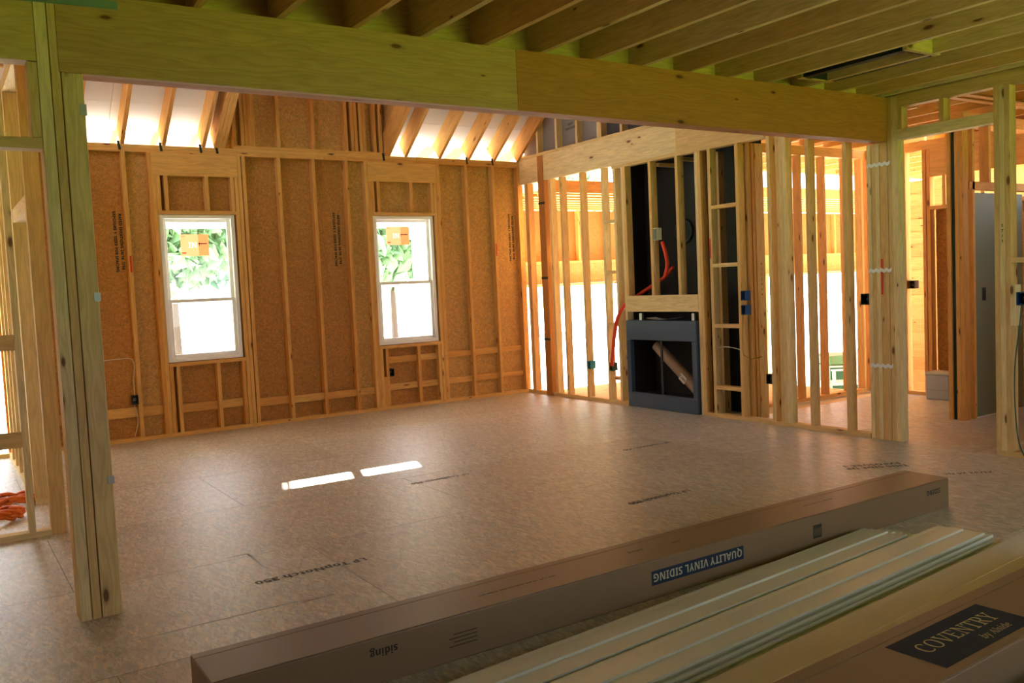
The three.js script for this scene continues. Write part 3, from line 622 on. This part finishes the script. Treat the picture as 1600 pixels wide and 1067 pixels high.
// ================================================================ CAMERA-SIDE ROOM: CEILING AND ENCLOSING WALLS
{
  const s = structure('ceiling', 'deep open ceiling joists resting on the beam');
  for (let i = -12; i < 12; i++) { const x = -4.66 + i * 0.4064; if (x > -9.6 && x < -0.1) B(s, 'joist', x - ST / 2, x + ST / 2, 2.836, 3.12, 5.239, 12.2, anyWood(), 2); }
  B(s, 'joist', -0.06, -0.022, 2.836, 3.12, 5.239, 12.2, wood[0], 2); B(s, 'joist', 0.03, 0.068, 2.836, 3.12, 5.239, 12.2, wood[2], 2);
  B(s, 'rim_board', -9.7, 0.11, 2.836, 3.12, 5.2, 5.238, plyMat, 0);
  for (let r = 0; r < 6; r++) for (let x = -9.7; x < 2.7; x += 2.44) B(s, 'deck_panel', x, Math.min(x + 2.437, 2.75), 3.121, 3.14, 5.2 + r * 1.18, 5.2 + (r + 1) * 1.18 - 0.003, plyMat, 0);
  // duct opening cut between two joists
  B(s, 'blocking', -1.295, -0.93, 2.836, 3.12, 5.52, 5.558, plyMat, 0); B(s, 'blocking', -1.295, -0.93, 2.836, 3.12, 6.35, 6.388, plyMat, 0);
  const b = thing('register_boot', 'dark sheet-metal duct boot hung between ceiling joists at right', 'duct', [-1.11, 2.84, 5.95]);
  const q = (nm, x0, x1, z0, z1, y0 = 0, y1 = 0.16) => B(b, nm, x0, x1, y0, y1, z0, z1, darkSteel, 0);
  q('side', -0.175, -0.172, -0.38, 0.38); q('side', 0.172, 0.175, -0.38, 0.38); q('end', -0.171, 0.171, -0.38, -0.377); q('end', -0.171, 0.171, 0.377, 0.38); q('flange', -0.175, -0.12, -0.376, 0.376, -0.003, -0.001); q('flange', 0.12, 0.175, -0.376, 0.376, -0.003, -0.001);
}
{
  const s = structure('wall_rear', 'rear wall behind the camera with wide door and window openings to the lawn');
  const ops = [[-3.6, -0.2, 0.8, 2.4]];
  let x = -9.7; for (const [a, b, y0, y1] of ops) { B(s, 'osb_sheet', x, a, -0.02, 3.12, 12.2, 12.21, osbMat, 1); B(s, 'osb_sheet', a, b, y1, 3.12, 12.2, 12.21, osbMat, 0); if (y0 > 0) B(s, 'osb_sheet', a, b, -0.02, y0, 12.2, 12.21, osbMat, 0); x = b; }
  B(s, 'osb_sheet', x, 0.1, -0.02, 3.12, 12.2, 12.21, osbMat, 1); B(s, 'osb_sheet', 0.1, 2.7, -0.02, 3.12, 9.0, 9.01, osbMat, 0);
  B(s, 'osb_sheet', 0.095, 0.107, -0.02, 3.12, 9.02, 12.19, osbMat, 2);
}

// ================================================================ SIDE ROOM BEYOND THE RIGHT WALL
{
  const s = structure('wall_side_room', 'orange stud walls of the small room beyond the right wall');
  const zs = (x, y0 = ST, y1 = 2.72, m, t = ST) => B(s, 'stud', x, x + t, y0, y1, 3.285, 3.374, m || anyWarmLitWood(), 1);
  B(s, 'bottom_plate', 0.42, 2.69, 0, ST, 3.285, 3.374, warmLitWood[1], 0); B(s, 'top_plate', 0.42, 2.69, 2.721, 2.82, 3.285, 3.374, warmLitWood[1], 0);
  for (const x of [0.43, 0.99, 1.4, 1.81, 2.22, 2.5, 2.6]) zs(x);
  // wall at the room's far side
  const xsd = (z, y0 = ST, y1 = 2.72) => B(s, 'stud', 2.6, 2.689, y0, y1, z, z + ST, anyWarmLitWood(), 1);
  B(s, 'bottom_plate', 2.6, 2.689, 0, ST, 3.375, 9, warmLitWood[1], 2); B(s, 'top_plate', 2.6, 2.689, 2.721, 2.82, 3.375, 9, warmLitWood[1], 2);
  for (const z of [3.42, 3.83, 4.07, 4.12, 5.25, 5.29]) xsd(z);
  B(s, 'header', 2.6, 2.689, 2.42, 2.72, 4.16, 5.249, warmLitWood[1], 2); B(s, 'head_rail', 2.6, 2.689, 2.06, 2.1, 4.16, 5.249, warmLitWood[0], 2); xsd(4.3, 2.101, 2.419); xsd(4.72, 2.101, 2.419);
  for (const [y0, y1] of [[-0.3, 2.1], [2.43, 3.12]]) B(s, 'osb_sheet', 2.69, 2.702, y0, y1, 4.17, 9, osbMat2, 1);
  // partition with the standing studs and the far door
  for (const z of [5.12, 5.2, 5.24]) B(s, 'stud', 1.28, 1.369, 0, 2.72, z, z + ST, anyWarmLitWood(), 1);
  B(s, 'dark_gap_strip', 1.3, 1.34, 0, 2.72, 5.16, 5.19, std({ color: 0x22392c, roughness: 0.7 }), 1);  // dark strip stands in for the shaded gap between the studs
  B(s, 'stud', 1.42, 1.458, 0, 2.72, 5.2, 5.289, warmLitWood[0], 1); B(s, 'head_rail', 1.37, 2.599, 2.13, 2.2, 5.2, 5.289, warmLitWood[2], 0); B(s, 'top_plate', 1.28, 2.599, 2.721, 2.82, 5.12, 5.289, warmLitWood[2], 0);
  for (const x of [1.7, 2.1]) B(s, 'cripple_stud', x, x + ST, 2.201, 2.72, 5.2, 5.289, warmLitWood[1], 1);
  B(s, 'osb_sheet', 1.42, 1.432, 0, 2.8, 5.8, 9, osbMat, 1); for (let z = 5.8; z < 8.5; z += 0.4064) B(s, 'stud', 1.33, 1.419, 0, 2.8, z, z + ST, anyWarmLitWood(), 1);
  // joists over the room
  for (let x = 0.3; x < 2.7; x += 0.4064) B(s, 'ceiling_joist', x, x + ST, 2.836, 3.12, 3.3, 5.19, anyWarmLitWood(), 2);
  for (const [z, a] of [[5.6, 0.12], [5.72, 0.12]]) B(s, 'strapping', 0.12, 2.6, 2.815, 2.834, z, z + 0.06, warmLitWood[2], 0);
  for (let x = 0.5; x < 2.7; x += 0.4064) B(s, 'ceiling_joist', x, x + ST, 2.836, 3.12, 5.24, 9, anyWarmLitWood(), 2);
  B(s, 'ceiling_deck', 0.1, 2.7, 3.121, 3.14, 3.28, 5.19, plyMat, 0);
}
{
  const d = structure('door_1', 'plain grey-green door slab standing in the side-room partition'); d.position.set(1.47, 0, 5.2);
  rounded(d, 'slab', 0.0, 0.86, 0.012, 2.1, 0.03, 0.075, 0.004, std({ color: 0x77806a, roughness: 0.55 })); B(d, 'lock_bore', 0.12, 0.18, 1.1, 1.22, 0.0752, 0.077, blackBox); B(d, 'sweep', 0, 0.86, 0.0, 0.011, 0.035, 0.07, vinylWhite);
}
{
  const t = thing('utility_box', 'light grey plastic box on the floor by the far stud wall', 'box', [2.45, 0, 4.36]);
  rounded(t, 'body', -0.1, 0.1, 0, 0.27, -0.13, 0.13, 0.012, std({ color: 0xa9adb2, roughness: 0.5 })); rounded(t, 'lid', -0.108, 0.108, 0.271, 0.3, -0.138, 0.138, 0.008, std({ color: 0xc3c3bb, roughness: 0.5 })); B(t, 'rib', -0.104, -0.1005, 0.1, 0.115, -0.12, 0.12, std({ color: 0x9a9ea3, roughness: 0.5 }));
}

// ================================================================ COURT AND CARPORT BEYOND THE FIREPLACE WALL
{
  const s = structure('carport', 'strand-board carport front and ceiling seen through the open studs');
  for (let x = 0.6; x < 13; x += 1.22) { B(s, 'osb_sheet', x, x + 1.217, 1.43, 1.788, -2.012, -2.0, osbMat, 0); B(s, 'osb_sheet', x, x + 1.217, 1.792, 2.62, -2.012, -2.0, osbMat2, 1); }
  for (let x = 0.6; x < 13; x += 0.61) B(s, 'stud', x, x + ST, 1.8, 2.62, -1.999, -1.91, anyWarmLitWood(), 1);
  B(s, 'light_block_sheet', 13.0, 13.02, -0.6, 3.14, -2.0, 3.3, osbMat, 1);  // unseen sheet added to cut the light reaching the side room
  B(s, 'header_bottom', 0.6, 13, 1.39, 1.429, -2.012, -1.91, warmLitWood[1], 0); B(s, 'ledger', 0.6, 13, 1.76, 1.798, -1.999, -1.91, warmLitWood[0], 0);
  for (let z = -1.9; z < 0.2; z += 0.31) B(s, 'ceiling_strip', 0.3, 13, 2.63, 2.67, z, z + 0.14, warmLitWood[2], 0);
  B(s, 'ceiling_deck', 0.3, 13, 2.672, 2.69, -2.0, 0.3, osbMat2, 0);
  B(s, 'added_shade_deck', 0.1, 13, 3.141, 3.155, -0.3, 3.3, osbMat2, 0); for (let x = 0.9; x < 13; x += 0.61) B(s, 'shade_deck_joist', x, x + ST, 3.0, 3.14, 0.62, 3.28, anyWarmLitWood(), 2);  // unseen roof added to keep sun off the court and side room
  B(s, 'near_beam', 0.12, 13, 2.63, 2.79, 0.27, 0.35, warmLitWood[0], 0);
  for (const x of [0.62, 6.9, 12.9]) B(s, 'corner_post', x, x + 0.14, -0.6, 1.389, -2.01, -1.9, warmLitWood[1], 1);
}
{
  const s = structure('wall_outbuilding', 'horizontal lap-board wall glimpsed beyond the side room');
  for (let i = 0; i < 18; i++) { const b = B(s, 'lap_board', 5.2, 5.22, -0.6 + i * 0.18, -0.6 + i * 0.18 + 0.2, 1.9, 7.5, i % 3 ? warmLitWood[0] : warmLitWood[2], 2); b.rotation.z = 0.06; }
}
{
  const t = thing('garden_chair', 'white moulded plastic chair standing outside behind the orange studs', 'chair', [4.25, -0.6, 1.75], -2.2);
  const w = vinylWhite;
  rounded(t, 'seat', -0.23, 0.23, 0.41, 0.44, -0.22, 0.22, 0.012, w);
  for (const [x, z] of [[-0.21, 0.2], [0.21, 0.2], [-0.21, -0.2], [0.21, -0.2]]) { const l = mesh(t, 'leg', new THREE.CylinderGeometry(0.024, 0.018, 0.42, 8), w, [x * 1.06, 0.205, z * 1.06], [z > 0 ? -0.06 : 0.06, 0, x > 0 ? 0.06 : -0.06]); }
  const bk = new THREE.Group(); bk.name = 'backrest'; bk.position.set(0, 0.44, -0.21); bk.rotation.x = -0.2; t.add(bk);
  for (const x of [-0.18, -0.09, 0, 0.09, 0.18]) rounded(bk, 'slat', x - 0.032, x + 0.032, 0, 0.4, -0.012, 0.012, 0.006, w); rounded(bk, 'top_rail', -0.225, 0.225, 0.39, 0.46, -0.016, 0.016, 0.01, w);
  for (const x of [-0.24, 0.24]) { rounded(t, 'armrest', x - 0.03, x + 0.03, 0.62, 0.645, -0.22, 0.2, 0.01, w); rounded(t, 'arm_post', x - 0.018, x + 0.018, 0.43, 0.62, 0.14, 0.18, 0.008, w); }
}
{
  const t = thing('cooler', 'dark green storage bin with lid behind the white chair', 'bin', [5.1, -0.6, 1.25], -0.5);
  const gm = std({ color: 0x2f6a3c, roughness: 0.5 }), gl = std({ color: 0x79a565, roughness: 0.5 });
  rounded(t, 'body', -0.4, 0.4, 0, 0.62, -0.3, 0.3, 0.02, gm); rounded(t, 'lid', -0.42, 0.42, 0.621, 0.76, -0.32, 0.32, 0.03, gl); rounded(t, 'handle', -0.1, 0.1, 0.5, 0.55, 0.3005, 0.34, 0.008, blackBox); rounded(t, 'latch', -0.04, 0.04, 0.765, 0.84, -0.05, 0.05, 0.01, blackBox);
}

// ================================================================ CARTONS AND SIDING IN THE FOREGROUND
function carton(label, pos, L, Hh, D, turn) {
  const t = thing('siding_carton', label, 'carton', pos, turn, 'long cardboard siding cartons');
  const b = rounded(t, 'body', 0, L, 0, Hh - 0.004, 0, D, 0.005, card, 0);
  rounded(t, 'flap', 0.002, L - 0.002, Hh - 0.0035, Hh, 0.002, D * 0.16, 0.0015, card, 0); rounded(t, 'flap', 0.002, L - 0.002, Hh - 0.0035, Hh, D * 0.16 + 0.004, D - 0.002, 0.0015, card, 0);
  return t;
}
{
  const t = carton('long brown carton of vinyl siding lying nearest the open floor', [-5.96, 0, 6.535], 4.32, 0.18, 0.288, 0);
  const P = (nm, w, h, txt, col, x, y, up, bg) => printed(t, nm, w, h, lines(txt, col), up ? [x, 0.1806, y] : [x, y, 0.2886], up ? [-Math.PI / 2, 0, Math.PI] : [0, 0, Math.PI], bg);
  P('printed_label', 0.6, 0.066, ['QUALITY VINYL SIDING'], '#b9b08c', 2.24, 0.095, false, '#10263c');
  P('printed_lettering', 0.22, 0.05, ['siding'], '#2a2014', 0.62, 0.12, false); P('printed_lettering', 0.22, 0.05, ['SIDING'], '#2a2a22', 3.98 + 0.18, 0.12, false);
  P('printed_lettering', 0.7, 0.018, ['KEEP FLAT  DO NOT STACK ON END  STORE DRY'], '#3a4440', 1.3, 0.17, true); P('printed_lettering', 0.1, 0.04, ['siding'], '#39423c', 1.98, 0.14, true); P('printed_lettering', 0.09, 0.03, ['vinyl'], '#2c3430', 2.22, 0.16, true); P('printed_lettering', 0.6, 0.018, ['KEEP FLAT  DO NOT STACK ON END'], '#3a3020', 3.3, 0.14, true);
  printed(t, 'printed_mark', 0.07, 0.07, (g, W, h) => { g.fillStyle = '#2a2a1c'; g.fillRect(0, 0, W, h); g.fillStyle = '#7a6440'; for (let i = 0; i < 5; i++) g.fillRect(W * (0.1 + i * 0.17), h * 0.15, W * 0.07, h * 0.6); }, [3.1, 0.09, 0.2886], [0, 0, Math.PI], '#2a2a1c');
  printed(t, 'printed_mark', 0.14, 0.07, (g, W, h) => { g.fillStyle = '#4a3d2a'; for (let i = 0; i < 4; i++) g.fillRect(0, h * (0.1 + i * 0.22), W * (0.9 - 0.15 * (i % 2)), h * 0.06); }, [0.95, 0.085, 0.2886], [0, 0, Math.PI]);
}
{
  const t = carton('brown siding carton with dark blue maker label at lower right', [-6.3, 0, 8.115], 3.9, 0.25, 0.31, 0.035);
  printed(t, 'printed_label', 0.56, 0.2, (g, W, h) => { g.fillStyle = '#c8b878'; g.font = `${h * 0.42}px serif`; g.textAlign = 'center'; g.textBaseline = 'middle'; g.fillText('COVENTRY', W * 0.5, h * 0.42); g.font = `italic ${h * 0.2}px serif`; g.fillText('by Alside', W * 0.68, h * 0.78); }, [2.37, 0.2506, 0.175], [-Math.PI / 2, 0, 0], '#0d1f30');
}
carton('plain brown carton at the bottom right corner', [-6.2, 0, 8.55], 3.6, 0.17, 0.3, 0.035);
function panelGeo(L) {
  const P = [[0, 0.003], [0.03, 0.003], [0.033, 0.004], [0.136, 0.014], [0.138, 0.004], [0.242, 0.014], [0.244, 0.003], [0.25, 0.003]];
  const lo = P.slice().reverse().map(([a, b]) => [a, b - 0.0022]);
  return prism([...P, ...lo], L);
}
const sidingGeo = [panelGeo(3.66), panelGeo(3.8)];
const ord = ['lowest', 'second', 'third', 'fourth', 'fifth', 'sixth', 'seventh', 'topmost'];
const yaw = -Math.PI / 2 + 0.075;
for (let i = 0; i < 4; i++) {
  const t = thing('vinyl_siding', `${['lowest', 'second', 'third', 'topmost'][i]} pale vinyl siding strip of the rear pile beside the long carton`, 'siding', [-2.42 + [0.1, 0.02, -0.05, -0.12][i], 0.003 + i * 0.0165, 6.862 + i * 0.004], yaw, 'loose vinyl siding strips');
  mesh(t, 'strip', sidingGeo[i % 2], siding);
}
for (let i = 0; i < 7; i++) {
  if (i > 4) continue; const t = thing('vinyl_siding', `${i === 4 ? 'topmost' : ord[i]} pale vinyl siding strip of the front pile beside the flat boards`, 'siding', [-2.26 + [0.06, 0.04, 0.0, 0.03, -0.02, -0.05, -0.12][i], 0.003 + i * 0.0165, 7.2 - i * 0.017], yaw, 'loose vinyl siding strips');
  mesh(t, 'strip', sidingGeo[(i + 1) % 2], siding);
}
for (let i = 0; i < 5; i++) {
  const t = thing('trim_board', `${['lowest', 'second', 'third', 'fourth', 'topmost'][i]} flat cream trim board stacked beside the labelled carton`, 'trim board', [-2.0 - i * 0.02, 0.001 + i * 0.016, 7.46 + i * 0.006], -Math.PI / 2 + 0.075, 'flat trim boards');
  const g = prism([[0, 0], [0.27, 0], [0.27, 0.012], [0.16, 0.015], [0.15, 0.011], [0, 0.013]], 2.95); mesh(t, 'board', g, soffitMat);
}

scene.traverse((o) => { if (o.isMesh) { o.castShadow = true; o.receiveShadow = true; } });
renderer.render(scene, camera);
